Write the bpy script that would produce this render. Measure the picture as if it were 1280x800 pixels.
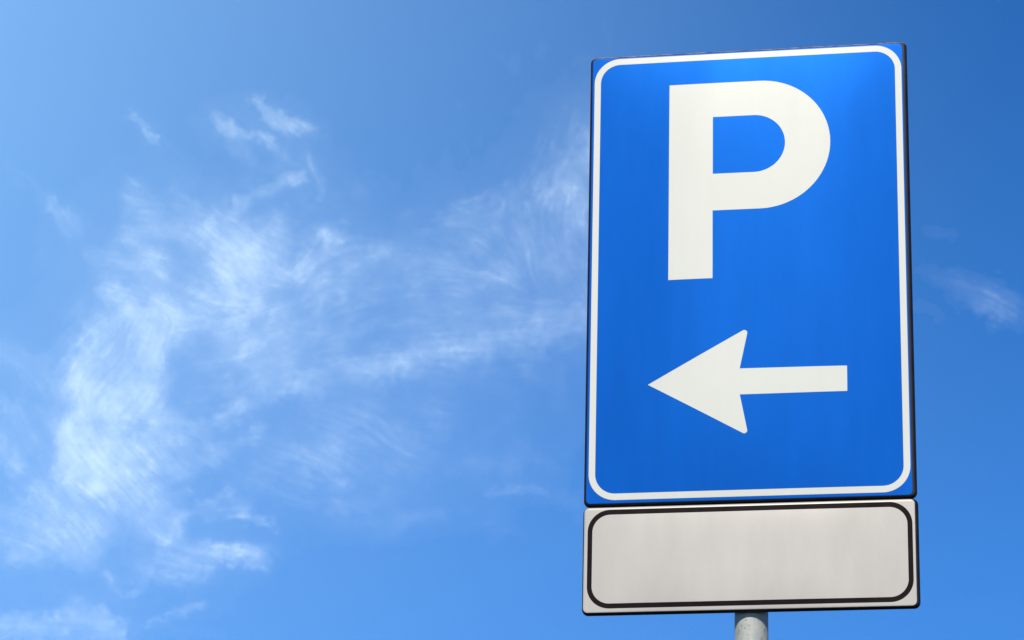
import bpy, bmesh, math, random
import numpy as np
from mathutils import Vector, Matrix

for o in list(bpy.data.objects): bpy.data.objects.remove(o)
scene = bpy.context.scene
COL = scene.collection
R = math.radians

# ------------------------------------------------------------------ camera, world, sun, exposure
GROUND = 3.287                      # height of the sign's lower edge above the street
SUN_EL, SUN_AZ = 40.0, -5.0         # elevation; degrees to the right of straight in front of the sign
SUN_POWER = 4.0
SKY_STRENGTH = 0.139

CAM_POS = Vector((0.51873, -5.32059, -1.68696+GROUND))
cam_data = bpy.data.cameras.new('camera'); cam = bpy.data.objects.new('camera', cam_data); COL.objects.link(cam)
rot = (Matrix.Rotation(0.178293, 3, 'Z') @ Matrix.Rotation(0.363281, 3, 'X') @ Matrix.Rotation(-0.025328, 3, 'Y'))
rot = rot @ Matrix.Rotation(math.pi/2, 3, 'X')
cam.matrix_world = Matrix.Translation(CAM_POS) @ rot.to_4x4()
cam_data.sensor_width = 36.0; cam_data.lens = 36.0*3885.0/1280.0
cam_data.clip_start = 0.1; cam_data.clip_end = 60000.0
scene.camera = cam
scene.render.resolution_x = 1024; scene.render.resolution_y = 640

sun_dir = Vector((math.sin(R(SUN_AZ))*math.cos(R(SUN_EL)), -math.cos(R(SUN_AZ))*math.cos(R(SUN_EL)), math.sin(R(SUN_EL))))
sd = bpy.data.lights.new('sun', 'SUN'); sd.energy = SUN_POWER; sd.angle = R(0.53); sd.color = (1.0, 0.94, 0.85)
sun = bpy.data.objects.new('sun', sd); COL.objects.link(sun); sun.location = (0, -8, 12)
sun.rotation_euler = sun_dir.to_track_quat('Z', 'Y').to_euler()

world = bpy.data.worlds.new('World'); scene.world = world; world.use_nodes = True
wn = world.node_tree; wn.nodes.clear()
wo = wn.nodes.new('ShaderNodeOutputWorld'); bg = wn.nodes.new('ShaderNodeBackground'); sky = wn.nodes.new('ShaderNodeTexSky')
sky.sky_type = 'NISHITA'; sky.sun_disc = False
sky.sun_elevation = R(SUN_EL); sky.sun_rotation = R(180.0-SUN_AZ)
sky.altitude = 2000; sky.air_density = 1.0; sky.dust_density = 0.0; sky.ozone_density = 10.0
bg.inputs['Strength'].default_value = SKY_STRENGTH
hs = wn.nodes.new('ShaderNodeHueSaturation'); hs.inputs['Saturation'].default_value = 1.16; hs.inputs['Hue'].default_value = .504   # clear, slightly polarised deep blue
wn.links.new(sky.outputs[0], hs.inputs['Color']); wn.links.new(hs.outputs[0], bg.inputs['Color']); wn.links.new(bg.outputs[0], wo.inputs['Surface'])

scene.view_settings.view_transform = 'Standard'; scene.view_settings.look = 'None'
scene.view_settings.exposure = 0.0; scene.view_settings.gamma = 1.0
scene.render.engine = 'CYCLES'
scene.cycles.transparent_max_bounces = 16

# ------------------------------------------------------------------ helpers
def tag(o, label=None, cat=None, kind=None, group=None):
    if label: o['label'] = label
    if cat: o['category'] = cat
    if kind: o['kind'] = kind
    if group: o['group'] = group
    return o

def empty(name, loc, label, cat):
    o = bpy.data.objects.new(name, None); COL.objects.link(o); o.location = loc
    return tag(o, label, cat)

def mesh_obj(name, bm, mat, parent=None, smooth=True, auto=35):
    me = bpy.data.meshes.new(name)
    bmesh.ops.recalc_face_normals(bm, faces=bm.faces)
    for f in bm.faces: f.smooth = smooth
    if smooth:
        for e in bm.edges:
            if len(e.link_faces) == 2 and e.calc_face_angle(0) > R(auto): e.smooth = False
    bm.to_mesh(me); bm.free()
    me.materials.append(mat)
    o = bpy.data.objects.new(name, me); COL.objects.link(o)
    if parent: o.parent = parent
    return o

class NT:
    def __init__(self, name):
        self.m = bpy.data.materials.new(name); self.m.use_nodes = True
        self.t = self.m.node_tree; self.t.nodes.clear()
        self.out = self.n('ShaderNodeOutputMaterial')
    def n(self, kind, **kw):
        x = self.t.nodes.new(kind)
        for k, v in kw.items(): setattr(x, k, v)
        return x
    def l(self, a, b): self.t.links.new(a, b)
    def noise(self, scale, detail=3, rough=.5, stretch=(1, 1, 1), w=0):
        tc = self.n('ShaderNodeTexCoord'); mp = self.n('ShaderNodeMapping'); mp.inputs['Scale'].default_value = stretch
        mp.inputs['Location'].default_value = (w, w*1.7, w*.6)
        self.l(tc.outputs['Object'], mp.inputs[0])
        no = self.n('ShaderNodeTexNoise'); no.inputs['Scale'].default_value = scale
        no.inputs['Detail'].default_value = detail; no.inputs['Roughness'].default_value = rough
        self.l(mp.outputs[0], no.inputs['Vector']); return no.outputs['Fac']
    def ramp(self, fac, stops):
        r = self.n('ShaderNodeValToRGB'); e = r.color_ramp.elements
        while len(e) < len(stops): e.new(.5)
        for i, (p, c) in enumerate(stops):
            e[i].position = p; e[i].color = (*c, 1) if len(c) == 3 else c
        self.l(fac, r.inputs[0]); return r.outputs[0]
    def mr(self, fac, a, b, c, d):
        m = self.n('ShaderNodeMapRange'); self.l(fac, m.inputs[0])
        for i, v in enumerate((a, b, c, d)): m.inputs[1+i].default_value = v
        return m.outputs[0]
    def mix(self, fac, a, b, blend='MIX'):
        m = self.n('ShaderNodeMix', data_type='RGBA', blend_type=blend)
        if isinstance(fac, float): m.inputs[0].default_value = fac
        else: self.l(fac, m.inputs[0])
        for s, v in ((m.inputs[6], a), (m.inputs[7], b)):
            if isinstance(v, tuple): s.default_value = (*v, 1)
            else: self.l(v, s)
        return m.outputs[2]
    def bsdf(self, **kw):
        b = self.n('ShaderNodeBsdfPrincipled')
        for k, v in kw.items():
            s = b.inputs[k.replace('_', ' ')]
            if hasattr(v, 'links'): self.l(v, s)
            elif isinstance(v, tuple) and len(v) == 3 and s.type == 'RGBA': s.default_value = (*v, 1)
            else: s.default_value = v
        self.l(b.outputs[0], self.out.inputs[0]); return b

def bump(nt, h, strength, dist):
    b = nt.n('ShaderNodeBump'); b.inputs['Strength'].default_value = strength; b.inputs['Distance'].default_value = dist
    nt.l(h, b.inputs['Height']); return b.outputs[0]

# ------------------------------------------------------------------ materials
def sheeting(name, col, var, gloss_rough=.42, spec=.5, metallic=0.0, streak=.5, stretch=(4, 1, .8)):
    """Aged retroreflective film: fine weave, faint vertical wash marks, soft wide sheen."""
    t = NT(name)
    wash = t.noise(5, 4, .6, stretch); blot = t.noise(9, 5, .65, w=3)
    c = t.mix(t.mr(wash, .3, .7, 0, 1), tuple(x*(1-var) for x in col), tuple(min(1, x*(1+var)) for x in col))
    c = t.mix(t.mr(blot, .35, .75, 0, streak*.35), c, tuple(x*(1-1.6*var) for x in col))
    grime = t.noise(260, 2, .5, w=7)
    c = t.mix(t.mr(grime, .70, .80, 0, .05), c, (.25, .23, .20))
    up = t.n('ShaderNodeCombineXYZ'); up.inputs[2].default_value = 1.0          # film is rolled on top to bottom
    wav = t.noise(2.6, 2, .5, (1, 1, .35), w=11)
    n1 = bump(t, wav, .7, .008)
    t.bsdf(Base_Color=c, Roughness=gloss_rough, Anisotropic=.5, Tangent=up.outputs[0], Specular_IOR_Level=spec, Metallic=metallic, Normal=n1)
    return t.m

M_BLUE = sheeting('blue_film', (.0045, .094, .40), .05, gloss_rough=.33, spec=0.01, metallic=.14)
M_WHITE = sheeting('white_film', (.69, .672, .56), .02, gloss_rough=.36, spec=.05, metallic=.025)
M_PLATE = sheeting('plate_film', (.530, .484, .408), .065, gloss_rough=.34, spec=.08, metallic=.05, stretch=(2.4, 1, .8))
def ink():
    t = NT('black_ink'); n = t.noise(40, 3); t.bsdf(Base_Color=t.mix(t.mr(n, .3, .7, 0, 1), (.006, .0025, .003), (.013, .007, .007)), Roughness=.6, Specular_IOR_Level=.08); return t.m
M_INK = ink()
def rim():
    t = NT('dark_coated_metal')
    chip_glint = t.noise(95, 5, .7, (.55, 1, 1.6)); n2 = t.noise(30, 3, w=5)
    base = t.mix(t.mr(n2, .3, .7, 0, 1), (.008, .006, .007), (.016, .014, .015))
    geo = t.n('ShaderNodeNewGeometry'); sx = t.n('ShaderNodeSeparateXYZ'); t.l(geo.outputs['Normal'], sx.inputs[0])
    # worn chips and the sun's glint, both painted pale along the upper bend
    m = t.n('ShaderNodeMath', operation='MULTIPLY'); t.l(t.mr(chip_glint, .38, .62, .15, 1), m.inputs[0]); t.l(t.mr(sx.outputs[2], .35, .8, .04, 1), m.inputs[1])
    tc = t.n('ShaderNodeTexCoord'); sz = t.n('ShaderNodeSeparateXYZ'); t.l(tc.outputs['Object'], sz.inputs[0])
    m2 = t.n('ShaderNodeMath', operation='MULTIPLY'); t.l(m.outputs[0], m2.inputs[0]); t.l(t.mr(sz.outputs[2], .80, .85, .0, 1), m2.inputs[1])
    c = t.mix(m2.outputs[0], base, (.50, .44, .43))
    t.bsdf(Base_Color=c, Roughness=.5, Specular_IOR_Level=.22, Normal=bump(t, chip_glint, .12, .0004)); return t.m
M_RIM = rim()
def galv(name='galvanised_steel', lo=(.27, .27, .225), hi=(.54, .54, .46)):
    t = NT(name)
    v = t.n('ShaderNodeTexVoronoi'); v.inputs['Scale'].default_value = 140
    tc = t.n('ShaderNodeTexCoord'); t.l(tc.outputs['Object'], v.inputs['Vector'])
    n = t.noise(22, 6, .7, (1.6, 1.6, .5)); sp = t.noise(170, 3, .6, w=4)
    c = t.mix(t.mr(n, .3, .7, 0, 1), lo, hi)
    c = t.mix(t.mr(v.outputs['Distance'], 0, .8, 0, .25), c, hi)
    c = t.mix(t.mr(sp, .60, .70, 0, .75), c, (.10, .095, .085))
    t.bsdf(Base_Color=c, Metallic=.05, Specular_IOR_Level=.25, Roughness=t.mr(n, .3, .7, .5, .65), Normal=bump(t, sp, .25, .0008)); return t.m
M_GALV = galv()

# ------------------------------------------------------------------ panel geometry (metres, panel front at y = 0)
def rrect(x0, x1, z0, z1, r, n=10):
    pts = []
    for cx, cz, a0 in ((x1-r, z1-r, 0), (x0+r, z1-r, 90), (x0+r, z0+r, 180), (x1-r, z0+r, 270)):
        for i in range(n+1):
            a = R(a0+90*i/n); pts.append((cx+r*math.cos(a), cz+r*math.sin(a)))
    return pts

def warp(x, z, seed=0.):
    """A pressed sheet is never dead flat: it bulges a few millimetres between its folded edges, with a slow ripple."""
    z0, z1 = (0., .9) if seed == 0 else (-.2, 0.)
    u = min(1., abs(x)/.3); w = min(1., abs(2*(z-z0)/(z1-z0)-1))
    amp = .0064 if seed == 0 else .0026
    return -amp*(1-u*u)*(1-w**4) + .0004*math.sin(x*9+z*5+seed)*(1-w*w) + .00035*math.sin(x*23+1.+seed)*(1-w**4)

def slice_up(bm, step=.02, box=(-.31, .31, -.21, .91)):
    for k in range(int((box[1]-box[0])/step)):
        g = bm.verts[:]+bm.edges[:]+bm.faces[:]
        bmesh.ops.bisect_plane(bm, geom=g, plane_co=(box[0]+(k+.503)*step, 0, 0), plane_no=(1, 0, 0))
    for k in range(int((box[3]-box[2])/step)):
        g = bm.verts[:]+bm.edges[:]+bm.faces[:]
        bmesh.ops.bisect_plane(bm, geom=g, plane_co=(0, 0, box[2]+(k+.507)*step), plane_no=(0, 0, 1))

def warp_bm(bm, seed):
    for v in bm.verts: v.co.y += warp(v.co.x, v.co.z, seed)

def loft(bm, rings, close_first=True, close_last=True):
    vs = [[bm.verts.new(p) for p in r] for r in rings]
    n = len(rings[0])
    for a, b in zip(vs, vs[1:]):
        for i in range(n): bm.faces.new((a[i], a[(i+1) % n], b[(i+1) % n], b[i]))
    if close_first: bm.faces.new(vs[0])
    if close_last: bm.faces.new(list(reversed(vs[-1])))
    return vs

def tray(name, box, rc, rb, depth, parent, seed):
    """Folded sheet-metal tray: front, rolled edge, side flange, hollow back."""
    x0, x1, z0, z1 = box; bm = bmesh.new(); t = .0015; rings = []
    def ring(ins, y): return [(x, y, z) for x, z in rrect(x0+ins, x1-ins, z0+ins, z1-ins, max(rc-ins, .002))]
    rings.append(ring(rb+.003, 0))
    for i in range(9):
        a = R(90*i/8); rings.append(ring(rb*(1-math.sin(a)), rb*(1-math.cos(a))))
    rings += [ring(0, depth-.0006), ring(.0005, depth), ring(t-.0003, depth), ring(t, depth-.0005), ring(t, rb), ring(rb+.001, t)]
    loft(bm, rings)
    slice_up(bm); warp_bm(bm, seed)
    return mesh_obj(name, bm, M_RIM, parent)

def film(name, fbox, fr, box, rc, rb, mat, parent, seed, lift=.00025):
    """Film laid over the tray front; it follows the rolled edge where it reaches it."""
    x0, x1, z0, z1 = fbox; bm = bmesh.new(); rings = []
    def yb(x, z):
        bx0, bx1, bz0, bz1 = box
        cx = min(max(x, bx0+rc), bx1-rc); cz = min(max(z, bz0+rc), bz1-rc)
        dx, dz = x-cx, z-cz
        if dx and dz: d = rc-math.hypot(dx, dz)
        else: d = min(x-bx0, bx1-x, z-bz0, bz1-z)
        if d >= rb: return 0.
        q = rb-max(d, 0); return rb-math.sqrt(max(rb*rb-q*q, 0))
    def ring(ins, up): return [(x, yb(x, z)-up, z) for x, z in rrect(x0+ins, x1-ins, z0+ins, z1-ins, max(fr-ins, .002))]
    rings.append(ring(0, -.0003)); rings.append(ring(.0002, lift*.6))
    for ins in (.0006, .0011, .0017, .0024, .0032, .0042, .006): rings.append(ring(ins, lift))
    loft(bm, rings, close_first=False)
    slice_up(bm); warp_bm(bm, seed)
    return mesh_obj(name, bm, mat, parent)

def fillet(poly, radii, n=6):
    out = []; N = len(poly)
    for i, (p, r) in enumerate(zip(poly, radii)):
        if r <= 0: out.append(p); continue
        a, b, c = (Vector(poly[i-1]), Vector(p), Vector(poly[(i+1) % N]))
        u = (a-b).normalized(); v = (c-b).normalized(); ang = u.angle(v); t = r/math.tan(ang/2)
        ce = b+(u+v).normalized()*(r/math.sin(ang/2)); s = b+u*t-ce; e = b+v*t-ce
        sw = s.angle_signed(e)
        for k in range(n+1):
            q = Matrix.Rotation(-sw*k/n, 2) @ s; out.append(tuple(ce+q))
    return out

def decal(name, outer, inner, mat, parent, seed, y0=.0001, y1=-.0005):
    """Cut film 0.3 mm proud of the film below; outer outline, optional inner hole."""
    bm = bmesh.new()
    def face_ring(y):
        edges = []
        for loop in ([outer, inner] if inner else [outer]):
            vs = [bm.verts.new((x, y, z)) for x, z in loop]
            edges += [bm.edges.new((vs[i], vs[(i+1) % len(vs)])) for i in range(len(vs))]
        return edges
    e = face_ring(y1)
    bmesh.ops.triangle_fill(bm, use_beauty=True, use_dissolve=False, edges=e)
    r = bmesh.ops.extrude_face_region(bm, geom=bm.faces[:])
    for v in [g for g in r['geom'] if isinstance(g, bmesh.types.BMVert)]: v.co.y = y0
    slice_up(bm); warp_bm(bm, seed)
    return mesh_obj(name, bm, mat, parent)

def box_bm(bm, c, s):
    r = bmesh.ops.create_cube(bm, size=1)
    for v in r['verts']: v.co = Vector((c[0]+v.co.x*s[0], c[1]+v.co.y*s[1], c[2]+v.co.z*s[2]))

def clamp(parent, z, y_back, y_pole, rp):
    """Slotted rail riveted into the tray back and a band clamped round the pole."""
    bm = bmesh.new(); box_bm(bm, (0, y_back-.0020, z), (.46, .003, .0305)); box_bm(bm, (0, y_back-.0045, z+.0125), (.46, .0065, .0025)); box_bm(bm, (0, y_back-.0045, z-.0125), (.46, .0065, .0025))
    rail = mesh_obj('mounting_rail', bm, M_GALV, parent, smooth=False)
    bm = bmesh.new(); rings = []
    outer = [(rp*1.06*math.cos(R(a)), y_pole+rp*1.06*math.sin(R(a))) for a in range(-50, 231, 8)]
    inner = [(rp*1.005*math.cos(R(a)), y_pole+rp*1.005*math.sin(R(a))) for a in range(-50, 231, 8)]
    prof = outer+inner[::-1]
    lo = [bm.verts.new((x, y, z-.0125)) for x, y in prof]; hi = [bm.verts.new((x, y, z+.0125)) for x, y in prof]
    n = len(prof)
    for i in range(n): bm.faces.new((lo[i], lo[(i+1) % n], hi[(i+1) % n], hi[i]))
    m = len(outer)
    for L in (lo, hi):
        for i in range(m-1): bm.faces.new((L[i], L[i+1], L[n-2-i], L[n-1-i]))
    mesh_obj('clamp_band', bm, M_GALV, parent)
    for s in (-1, 1):
        bm = bmesh.new()
        bmesh.ops.create_cone(bm, cap_ends=True, segments=6, radius1=.0065, radius2=.0065, depth=.006,
                              matrix=Matrix.Translation((s*(rp+.006), y_pole+.004, z)) @ Matrix.Rotation(R(90), 4, 'X'))
        bmesh.ops.create_cone(bm, cap_ends=True, segments=16, radius1=.0035, radius2=.0035, depth=.034,
                              matrix=Matrix.Translation((s*(rp+.006), y_pole-.012, z)) @ Matrix.Rotation(R(90), 4, 'X'))
        mesh_obj('bolt', bm, M_GALV, parent, smooth=False)

# ------------------------------------------------------------------ the blue parking sign
DEPTH = .0105; RB = .0055; RC = .011
POLE_R = .030; POLE_Y = .0425
SB = (-.3000, .3003, .0008, .9003)
sign = empty('parking_sign', (0, 0, GROUND), 'tall blue road sign with a white letter P and a white arrow pointing left', 'road sign')
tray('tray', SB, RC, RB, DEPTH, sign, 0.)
film('face_film', (-.2955, .2927, .0052, .8955), .009, SB, RC, RB, M_BLUE, sign, 0.)
decal('border_line', rrect(-.2912, .2898, .0113, .8934, .0495, 16), rrect(-.2793, .2778, .0235, .8810, .0375, 16), M_WHITE, sign, 0.)
def arc(cx, cz, r, a0, a1, n=40): return [(cx+r*math.cos(R(a0+(a1-a0)*i/n)), cz+r*math.sin(R(a0+(a1-a0)*i/n))) for i in range(n+1)]
P_out = [(-.1472, .4334), (-.0648, .4334), (-.0648, .5688)] + arc(.0240, .7001, .1313, -90, 90) + [(-.1472, .8314)]
P_in = [(-.0645, .6431)] + arc(.0125, .7016, .0585, -90, 90) + [(-.0645, .7601)]
decal('letter', P_out, P_in, M_WHITE, sign, 0.)
A = [(-.1837, .2291), (.0015, .3340), (-.0150, .2542), (.1800, .2530), (.1798, .2042), (-.0150, .2040), (.0005, .1243)]
decal('arrow', fillet(A, [.0006, .0055, 0, .0010, .0010, 0, .0055]), None, M_WHITE, sign, 0.)
for z in (.22, .70): clamp(sign, z, DEPTH, POLE_Y, POLE_R)

# ------------------------------------------------------------------ the blank panel below it
PB = (-.3004, .3016, -.2018, -.0006)
plate = empty('supplementary_panel', (0, 0, GROUND), 'blank off-white rectangular panel with a black outline, right below the blue sign', 'sign panel')
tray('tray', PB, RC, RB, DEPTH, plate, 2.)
film('face_film', (-.2982, .2958, -.1985, -.0018), .009, PB, RC, RB, M_PLATE, plate, 2.)
decal('border_line', rrect(-.2914, .2910, -.1912, -.0068, .041, 16), rrect(-.2828, .2822, -.1822, -.0160, .0325, 16), M_INK, plate, 2.)
clamp(plate, -.10, DEPTH, POLE_Y, POLE_R)

# ------------------------------------------------------------------ the pole
bm = bmesh.new(); zt = GROUND+.86; n = 64
prof = [(POLE_R, -.3), (POLE_R, zt-.004), (POLE_R-.001, zt-.001), (POLE_R-.004, zt)]
loft(bm, [[(r*math.cos(2*math.pi*i/n), POLE_Y+r*math.sin(2*math.pi*i/n), z) for i in range(n)] for r, z in prof])
pole = mesh_obj('sign_pole', bm, M_GALV)
tag(pole, 'round grey galvanised steel pole holding up both signs', 'pole')

# ------------------------------------------------------------------ cirrus density
# ---- cirrus density field, computed in units of the sheet (u right, v down, one unit = sheet distance / 3885 metres)
def cirrus_field(step, u0, u1, v0, v1, seed=7):
    import numpy as np
    rng = np.random.default_rng(seed)
    nu = int((u1-u0)/step)+1; nv = int((v1-v0)/step)+1
    U, V = np.meshgrid(u0+np.arange(nu)*step, v0+np.arange(nv)*step)
    def samp(a, x, y):
        h, w = a.shape
        x = np.clip(x, 0, w-1.001); y = np.clip(y, 0, h-1.001)
        i = x.astype(np.int32); j = y.astype(np.int32); fx = x-i; fy = y-j
        return (a[j, i]*(1-fx)+a[j, i+1]*fx)*(1-fy)+(a[j+1, i]*(1-fx)+a[j+1, i+1]*fx)*fy
    def vnoise(cell, ax=1., ay=1.):
        w = int((u1-u0)/(cell*ax))+4; h = int((v1-v0)/(cell*ay))+4
        g = rng.standard_normal((h, w))
        x = (U-u0)/(cell*ax)+1; y = (V-v0)/(cell*ay)+1
        i = np.floor(x); j = np.floor(y); fx = x-i; fy = y-j
        fx = fx*fx*fx*(fx*(fx*6-15)+10); fy = fy*fy*fy*(fy*(fy*6-15)+10)
        return samp(g, i+fx, j+fy)
    def fbm(cell, octv, gain=.55):
        s = 0; a = 1; n = 0
        for k in range(octv):
            s = s+a*vnoise(cell/2**k); n += a*a; a *= gain
        return s/math.sqrt(n)/.62
    # domain warp so that no bank keeps a smooth outline
    wx = 10*fbm(70, 4, .6)+3.0*fbm(16, 3, .6); wy = 9*fbm(70, 4, .6)+3.0*fbm(16, 3, .6)
    UW = U+wx*.28+1.7*fbm(7, 2, .7); VW = V+wy*.28+1.7*fbm(7, 2, .7)
    env = np.zeros_like(U); halo = np.zeros_like(U); thin = np.zeros_like(U); fx = np.zeros_like(U); fy = np.zeros_like(U); fw = np.zeros_like(U)+1e-4
    for pts, w, a, ang in BANKS:
        if len(pts) == 1: pts = [pts[0], (pts[0][0]+.5, pts[0][1])]
        if isinstance(w, tuple): wa, wb = w
        else: wa = wb = w
        soft = 1+1.6/max(1, (wa+wb)/6); wa = wa*soft**.12; wb = wb*soft**.12; a = a*(.90 if (wa+wb) > 22 else .62)
        best = None; n = len(pts)-1
        for k in range(n):
            (x0, y0), (x1, y1) = pts[k], pts[k+1]
            dx, dy = x1-x0, y1-y0; L2 = dx*dx+dy*dy
            t = np.clip(((UW-x0)*dx+(VW-y0)*dy)/L2, 0, 1)
            ww = wa+(wb-wa)*(k+t)/n
            ex = (UW-x0-t*dx)/ww; ey = (VW-y0-t*dy)/ww
            if best is None: best = np.full_like(U, 1e9); tx = np.zeros_like(U); ty = np.zeros_like(U)
            d = ex*ex+ey*ey; m = d < best
            best = np.where(m, d, best); l = math.sqrt(L2)
            if ang is None: tx = np.where(m, dx/l, tx); ty = np.where(m, dy/l, ty)
            else: tx[:] = math.cos(math.radians(ang)); ty[:] = math.sin(math.radians(ang))
        g = np.exp(-.5*best)
        env += a*g; thin += abs(a)*g*min(1, max(0, 1.25-(wa+wb)/22)); halo += max(a, 0)*np.exp(-.5*best/7)*.105
        q = abs(a)*np.exp(-.5*best/2.2)
        fx += q*(tx*tx-ty*ty); fy += q*2*tx*ty; fw += q
    # fibre direction (double-angle field), plus a second, crossing set of fibres
    th0 = .5*np.arctan2(fy, fx+1e-3)+.16*fbm(90, 2)
    I = np.arange(nu)[None, :]+0*U; J = np.arange(nv)[:, None]+0*U
    def lic(src, L, h, th):
        cx = np.cos(th)/step; cy = np.sin(th)/step
        acc = src.copy()
        for sgn in (-1, 1):
            x = I.copy(); y = J.copy()
            for k in range(int(L/h)):
                tx = samp(cx, x, y)*sgn*h; ty = samp(cy, x, y)*sgn*h
                x = x+tx; y = y+ty; w = .5+.5*math.cos(math.pi*(k+1)*h/L)
                acc += w*samp(src, x, y)
        acc -= acc.mean(); return acc/acc.std()
    cross = .75+.5*fbm(60, 2)
    f1 = lic(rng.standard_normal(U.shape), 9, 1.5, th0)
    f1b = lic(rng.standard_normal(U.shape), 8, 1.5, th0+cross)
    f2 = lic(vnoise(3.0), 30, 2., th0)
    f2b = lic(vnoise(3.6), 20, 2., th0-.8*cross)
    f3 = lic(vnoise(7.), 64, 4., th0)
    m = np.clip(.5+.6*fbm(50, 2), 0, 1)     # where the crossing fibres win
    wisp = lic(np.exp(1.5*vnoise(3.0)), 46, 2., th0)                 # separate bright filaments, two crossing sets
    wispb = lic(np.exp(1.5*vnoise(3.4)), 34, 2., th0+.45*cross)
    def tame(z): return np.clip(z, -1.6, 1.4)+.45*np.clip(z-1.4, 0, 4)
    wisp = tame(wisp); wispb = tame(wispb)
    fine = .42*f1+.34*f1b
    mid = .34*f2+.24*f2b+.24*f3+.46*wisp+.40*wispb*m
    lump = .44*fbm(64, 3, .5)+.30*fbm(20, 4, .65)
    e = np.maximum(env, 0); e = e/(1+.75*e)*(1-np.exp(-(e+.02)/.05))
    lace = np.abs(fbm(34, 4, .62)); lace = (.62-lace)*1.15          # open, curdled texture between the fibres
    k = FIB*.90/(1+1.3*e)                       # thick parts are smoother, thin parts more torn
    thin = thin/(np.abs(env)+.03)
    k = k*(1+.75*thin)
    d = e*(.24+.76*np.exp(k*fine*.34+k*.85*mid+(.3*k+.36)*lump+.10*lace-.10-.30*thin))
    d = np.maximum(d-.012*(1+.6*mid+lump), 0)
    d = d+halo/(1+1.5*halo)*np.exp(.35*lump+.12*mid)
    q = np.clip(1-U/1280., -.2, 1.2)
    a = 1-np.exp(-(.60+.42*q)*d)
    for _ in range(1):                      # vapour has no hard edge
        b = a.copy(); b[1:-1] = .25*a[:-2]+.5*a[1:-1]+.25*a[2:]; c = b.copy(); c[:, 1:-1] = .25*b[:, :-2]+.5*b[:, 1:-1]+.25*b[:, 2:]; a = c
    ed = np.minimum(np.minimum(U-u0, u1-U), np.minimum(V-v0, v1-V))
    return U, V, a*np.clip(ed/70, 0, 1)

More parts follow.
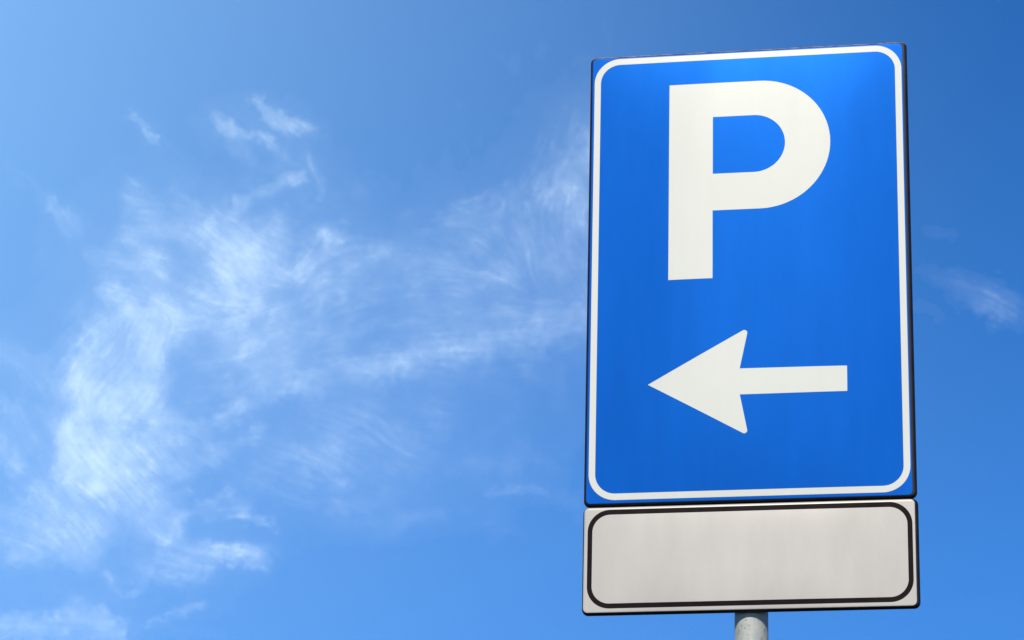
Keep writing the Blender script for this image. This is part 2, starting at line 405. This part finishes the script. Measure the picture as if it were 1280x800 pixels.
FIB = .50
BANKS = [  # centre line, half width (start, end), amount, fibre angle (None = along the line; degrees clockwise from right)
 ([(165,143),(180,155),(195,172)],(3,3.5),.30,None),
 ([(270,144),(300,163),(340,180)],(6,4),.27,28), ([(292,158),(310,170)],5,.22,35),
 ([(315,122),(338,146),(362,158)],(5,9),.26,40), ([(352,152),(372,156),(390,164)],(7,4),.36,25),
 ([(285,182),(298,198)],5,.12,55), ([(298,176),(314,202)],6,.14,60), ([(340,185),(352,192)],4,.1,40),
 ([(286,262),(308,243),(335,235),(368,222)],(6,6),.32,-25), ([(362,222)],6,.15,-20),
 ([(378,192),(392,212),(398,250)],(9,4),.13,70), ([(415,212),(442,240)],10,.05,40), ([(445,240),(455,248)],7,.05,30), ([(508,268)],6,.10,20),
 ([(60,255),(75,272),(92,288)],(4,9),.26,45), ([(58,318)],7,.10,0), ([(45,240),(55,262)],4,.07,60),
 ([(172,248),(185,262),(200,275)],(13,13),.17,40), ([(222,238),(234,258)],(7,9),.13,55), ([(268,118)],6,.03,30), ([(178,262)],22,.05,0),
 ([(417,298)],8,.24,60), ([(413,312),(398,345),(388,372)],(10,12),.14,-65), ([(378,300),(372,330)],6,.12,-60),
 ([(300,252),(292,270)],7,.2,-60),
 ([(160,293),(200,292),(240,288)],(8,8),.22,5), ([(240,288),(272,288),(300,300)],14,.34,20), ([(262,302),(285,325),(297,352)],13,.26,50),
 ([(300,308),(325,300),(345,285)],(18,13),.42,35), ([(338,272),(345,300)],9,.22,60), ([(315,330)],20,.22,40),
 ([(165,296),(190,322),(212,352),(240,365)],(5,3.5),.26,None), ([(235,362),(262,380),(290,392)],(4,4),.18,None),
 ([(120,325),(160,328),(200,345)],14,.12,8), ([(205,320),(260,350)],34,.10,30),
 ([(352,336),(372,352)],(7,5),.40,50), ([(388,322),(362,340)],(4,6),.24,-35), ([(345,340)],16,.15,50),
 ([(330,365),(345,410)],(30,24),.19,-50), ([(326,385),(348,398),(342,412)],12,.24,-30), ([(240,406),(280,402),(325,384)],(4,6),.26,None),
 ([(268,372),(300,378)],20,.14,20), ([(345,440),(300,455)],26,.10,-20),
 ([(130,365),(150,385)],10,.14,60), ([(140,378),(178,392),(228,386)],(13,14),.34,15), ([(210,376),(215,392)],10,.28,50), ([(190,365)],24,.14,30),
 ([(205,400),(192,420),(184,450),(178,478)],(13,16),.66,-72), ([(176,470),(160,492),(148,515)],(15,13),.42,-55),
 ([(195,432),(218,436)],(9,4),.24,20), ([(205,412),(230,432)],7,.14,30),
 ([(113,418),(100,448),(88,478)],(6,9),.36,-62), ([(125,410),(150,400)],10,.14,-40), ([(105,440),(160,430)],24,.18,-50), ([(140,455)],26,.20,-60),
 ([(96,480),(105,505),(95,535),(88,560)],(11,13),.36,-75), ([(130,480),(120,520)],24,.30,-60),
 ([(90,555),(100,580),(112,592)],(13,18),.80,50), ([(88,548),(84,580)],10,.26,-80), ([(128,560)],24,.32,40), ([(150,580)],28,.14,40),
 ([(48,568),(70,572),(84,574)],(3.5,6),.26,5),
 ([(188,517),(215,519),(240,530)],(6,6),.26,10), ([(195,515),(238,500)],16,.10,0), ([(190,545),(235,560)],20,.20,25), ([(155,535)],13,-.26,0), ([(168,541)],11,-.16,0),
 ([(165,560),(190,584),(225,588)],(9,9),.26,30), ([(200,592),(245,588),(272,572)],(6,7),.24,-18), ([(262,540),(270,560),(276,578)],(5,7),.22,60),
 ([(255,528),(280,522),(300,506)],(5,7),.26,-35), ([(278,520)],7,.16,-40), ([(270,560),(310,548),(328,535)],(4,4),.12,-25), ([(298,545),(320,538)],4,.10,-20),
 ([(118,598),(132,615),(145,636)],(15,5),.50,52), ([(155,590),(172,630)],(22,14),.22,65), ([(180,610),(215,600)],14,.14,15),
 ([(0,498),(18,525),(38,552)],(6,7),.20,None), ([(-12,545),(8,566),(16,580)],(16,8),.26,50), ([(-5,440),(30,458),(60,478)],(15,12),.15,35), ([(20,510),(45,520)],14,.08,30),
 ([(62,620),(52,645)],(8,8),.16,-60), ([(50,645),(85,665),(108,695)],(22,13),.24,50), ([(0,655),(60,660)],26,.17,20), ([(95,640),(120,660)],24,.16,50), ([(30,690),(90,695)],14,.12,8),
 ([(180,622),(215,626),(235,618)],(5,3),.17,-15), ([(186,650),(205,662)],(9,8),.24,40), ([(220,646),(208,672),(193,692)],(6,3),.34,None), ([(193,692),(180,718),(168,740)],(3.5,5),.14,None),
 ([(170,640),(200,640)],16,.16,40), ([(232,640),(258,628),(285,620)],(4,4),.20,None), ([(265,640),(300,636),(312,630)],(4,4),.16,None), ([(290,612),(298,632)],(3,5),.12,70),
 ([(305,640),(318,646),(330,650)],(5,3),.36,20), ([(330,650),(350,656)],3,.10,20),
 ([(215,700),(243,706)],(9,5),.22,14), ([(215,708),(245,712)],8,.12,5), ([(190,668),(260,684),(310,696)],(12,9),.17,12), ([(276,685),(292,689),(308,692)],(6,4),.55,10), ([(250,690),(320,703)],(12,10),.19,8),
 ([(180,705),(230,720)],14,.12,5), ([(318,690),(345,684)],5,.10,-25),
 ([(133,721)],5,.20,0), ([(150,740),(162,742)],6,.15,10), ([(118,748)],8,.06,0),
 ([(0,784),(45,780),(90,772),(125,768),(148,786)],(8,7),.40,-4), ([(95,756),(108,768)],9,.24,20), ([(0,772),(40,774)],5,.22,8), ([(0,796),(60,795),(130,790)],10,.28,-4), ([(130,765),(150,780)],6,.2,50),
 ([(182,776),(212,766),(240,757)],(4,4),.15,None), ([(200,785),(270,792)],8,.06,5), ([(225,755),(290,758)],5,.06,0),
 ([(440,345),(520,370),(640,380)],(44,38),.15,-8), ([(448,332),(475,318),(520,330),(590,342),(640,342)],(9,11),.20,None), ([(472,318)],9,.16,-20), ([(458,362),(455,380)],10,.12,-60), ([(525,385),(560,395)],26,.10,-10),
 ([(545,335),(570,352)],14,.10,35),
 ([(300,506),(335,494),(370,482)],(6,8),.20,None), ([(362,480),(400,472),(450,458)],(9,9),.28,-12), ([(376,484),(392,492)],6,.16,30),
 ([(440,460),(540,442),(640,420),(735,396)],(10,14),.30,None), ([(400,480),(500,462),(600,450)],22,.09,-5), ([(480,455),(500,462)],7,.08,25),
 ([(395,428),(440,420),(470,408),(505,402)],(6,4),.15,None), ([(396,385),(390,412)],(4,6),.14,-65), ([(355,440),(400,425)],28,.12,-25), ([(505,420),(560,420)],14,.06,5),
 ([(330,470),(345,455)],7,.12,-60),
 ([(560,275),(600,258),(632,248)],(10,12),.10,-30), ([(605,300),(660,300)],(28,30),.12,62), ([(640,245),(650,280),(668,335)],(8,10),.16,65), ([(660,285),(700,345)],(9,9),.12,60),
 ([(738,172),(724,205),(700,238)],(12,16),.27,-62), ([(700,240),(668,262)],(14,10),.12,-40), ([(738,270),(715,310),(735,340)],(16,18),.17,84), ([(690,290),(700,330)],16,.08,80), ([(620,285),(590,295)],10,.08,-30),
 ([(760,180),(800,300),(800,420)],50,.20,88),
 ([(700,372),(735,385)],14,.10,20), ([(505,305),(560,285)],(6,8),.07,None),
 ([(395,545),(450,560),(500,585)],(34,28),.070,33), ([(440,515),(500,560)],(26,22),.075,30), ([(372,560),(410,590),(440,602)],(3.5,3.5),.09,None), ([(440,530),(478,544)],(3.5,3),.10,None), ([(485,545),(510,562)],4,.08,None), ([(400,540),(425,556)],4,.05,None),
 ([(430,516),(470,510),(540,520)],16,.06,8), ([(560,510),(640,500)],26,.04,10), ([(330,600),(420,630)],24,.03,20), ([(315,600)],10,.04,70),
 ([(425,634),(455,630),(470,624)],(7,5),.12,None), ([(465,622),(490,620)],8,.05,5), ([(480,655),(515,650),(545,645)],(9,7),.10,-8), ([(530,575),(560,578)],(7,6),.06,5),
 ([(612,612),(650,607),(690,616),(720,628)],(5,6),.11,None), ([(590,570),(640,580)],(12,10),.05,25), ([(650,560),(700,590)],8,.05,35), ([(620,650),(640,660)],10,.04,0),
 ([(1150,342),(1178,352),(1205,366)],(6,14),.08,24), ([(1205,362),(1240,372),(1285,392)],(16,18),.085,28), ([(1225,385),(1250,400)],8,.08,28),
 ([(1160,283),(1182,287),(1215,293)],(10,9),.055,10), ([(1142,385),(1165,398)],(10,8),.07,20), ([(1250,228)],10,.04,0),
 ([(228,408),(280,415),(335,425)],(18,20),.13,3), ([(230,428),(300,432)],9,.08,4), ([(300,430),(325,465),(350,480)],(16,12),.11,60), ([(240,455),(290,470)],16,.05,10),
 ([(238,418),(270,416),(310,408)],3,.12,None), ([(285,440),(315,430),(345,410)],4,.10,None), ([(415,440),(445,425)],4,.07,None), ([(560,360),(600,352),(650,365)],6,.08,None),
 ([(430,350),(440,390),(425,420)],5,.08,None), ([(500,350),(520,375)],5,.06,60), ([(575,395),(640,388),(700,392)],7,.09,None),
 ([(322,128),(345,142)],3,.12,40), ([(275,150),(292,168)],3,.12,50), ([(330,172),(348,186)],2.5,.12,35), ([(360,150),(385,160)],3,.16,None),
 ([(182,300),(215,330),(250,352)],3,.14,None), ([(172,312),(205,345),(240,372)],2.5,.10,None), ([(100,560),(95,590),(108,606)],9,.30,60), ([(196,418),(186,448)],8,.30,-72),
 ([(330,590),(450,600),(640,560)],(40,34),.05,15), ([(420,660),(600,640)],26,.03,0), ([(300,545),(420,560)],22,.05,25),
 ([(398,552),(452,592)],2.6,.10,None), ([(415,546),(470,590)],2.6,.09,None), ([(438,548),(492,588)],2.6,.08,None), ([(465,552),(515,590)],2.6,.07,None), ([(445,515),(520,548)],2.6,.09,None), ([(380,560),(430,600)],2.6,.09,None),
]
CLOUD_COL = (.68, .83, .90)
VEIL_COL = (.33, .63, .93)  # pale blue of the added veil sheet
def SKY_GRADIENT(x, y):  # veil cover: sky brightness painted in, strongest towards the upper left
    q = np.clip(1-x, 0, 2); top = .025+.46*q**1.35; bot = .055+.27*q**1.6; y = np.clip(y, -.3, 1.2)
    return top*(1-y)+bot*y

# ------------------------------------------------------------------ high sky: cirrus bank and an added veil sheet painting the sky brighter to the left, both lit by the sun
def sky_sheet(name, dist, step, u0, u1, v0, v1, field, mat, cut):
    """A leaning bank `dist` metres away, facing the street; one unit is dist/3885 m wide."""
    U, V, a = field(step, u0, u1, v0, v1)
    nv, nu = U.shape; k = dist/3885.
    ray = np.empty((nv, nu, 3)); ray[..., 0] = (U-640)/3885.; ray[..., 1] = (400-V)/3885.; ray[..., 2] = -1.
    Rm = np.array(rot); fwd = Rm@np.array([0, 0, -1.])
    nrm = np.array([-fwd[0]*1.1, -fwd[1], .36]); nrm /= np.linalg.norm(nrm)           # the bank rises away from the street
    W = ray.reshape(-1, 3)@Rm.T
    t = (dist*fwd@nrm)/(W@nrm)
    P = W*t[:, None]+np.array(CAM_POS)
    idx = np.arange(nv*nu).reshape(nv, nu)
    q = np.stack([idx[:-1, :-1], idx[1:, :-1], idx[1:, 1:], idx[:-1, 1:]], -1).reshape(-1, 4)
    if cut > 0:
        m = np.maximum.reduce([a[:-1, :-1], a[1:, :-1], a[1:, 1:], a[:-1, 1:]]).ravel() > cut; q = q[m]
    used = np.unique(q); remap = np.full(nv*nu, -1); remap[used] = np.arange(len(used)); q = remap[q]
    co = P[used]; av = a.ravel()[used]
    me = bpy.data.meshes.new(name)
    me.vertices.add(len(co)); me.vertices.foreach_set('co', co.astype(np.float32).ravel())
    me.loops.add(len(q)*4); me.loops.foreach_set('vertex_index', q.astype(np.int32).ravel())
    me.polygons.add(len(q)); me.polygons.foreach_set('loop_start', (np.arange(len(q))*4).astype(np.int32))
    me.update(calc_edges=True)
    at = me.attributes.new('cover', 'FLOAT', 'POINT'); at.data.foreach_set('value', av.astype(np.float32))
    me.polygons.foreach_set('use_smooth', np.ones(len(q), dtype=bool))
    me.materials.append(mat)
    o = bpy.data.objects.new(name, me); COL.objects.link(o); return o

def vapour(name, col):
    t = NT(name); at = t.n('ShaderNodeAttribute', attribute_name='cover', attribute_type='GEOMETRY')
    tr = t.n('ShaderNodeBsdfTransparent'); di = t.n('ShaderNodeBsdfDiffuse'); di.inputs[0].default_value = (*col, 1)
    mx = t.n('ShaderNodeMixShader'); t.l(at.outputs['Fac'], mx.inputs[0]); t.l(tr.outputs[0], mx.inputs[1]); t.l(di.outputs[0], mx.inputs[2])
    t.l(mx.outputs[0], t.out.inputs[0]); return t.m

clouds = sky_sheet('cirrus_clouds', 11000., 1.3, -160, 1440, -110, 910, cirrus_field, vapour('ice_cloud', CLOUD_COL), .012)
tag(clouds, 'thin wispy white cirrus cloud streaks across the blue sky left of the signs', 'clouds', 'stuff')

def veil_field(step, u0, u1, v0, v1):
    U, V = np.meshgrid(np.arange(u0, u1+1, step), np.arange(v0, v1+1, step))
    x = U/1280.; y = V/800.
    a = SKY_GRADIENT(x, y)
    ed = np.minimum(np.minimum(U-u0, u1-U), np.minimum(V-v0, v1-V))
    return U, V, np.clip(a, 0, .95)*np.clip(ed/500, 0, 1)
veil = sky_sheet('sky', 30000., 20., -1400, 2700, -1000, 1700, veil_field, vapour('sky_gradient_veil', VEIL_COL), 0)  # added sheet that carries the painted left-to-right sky gradient
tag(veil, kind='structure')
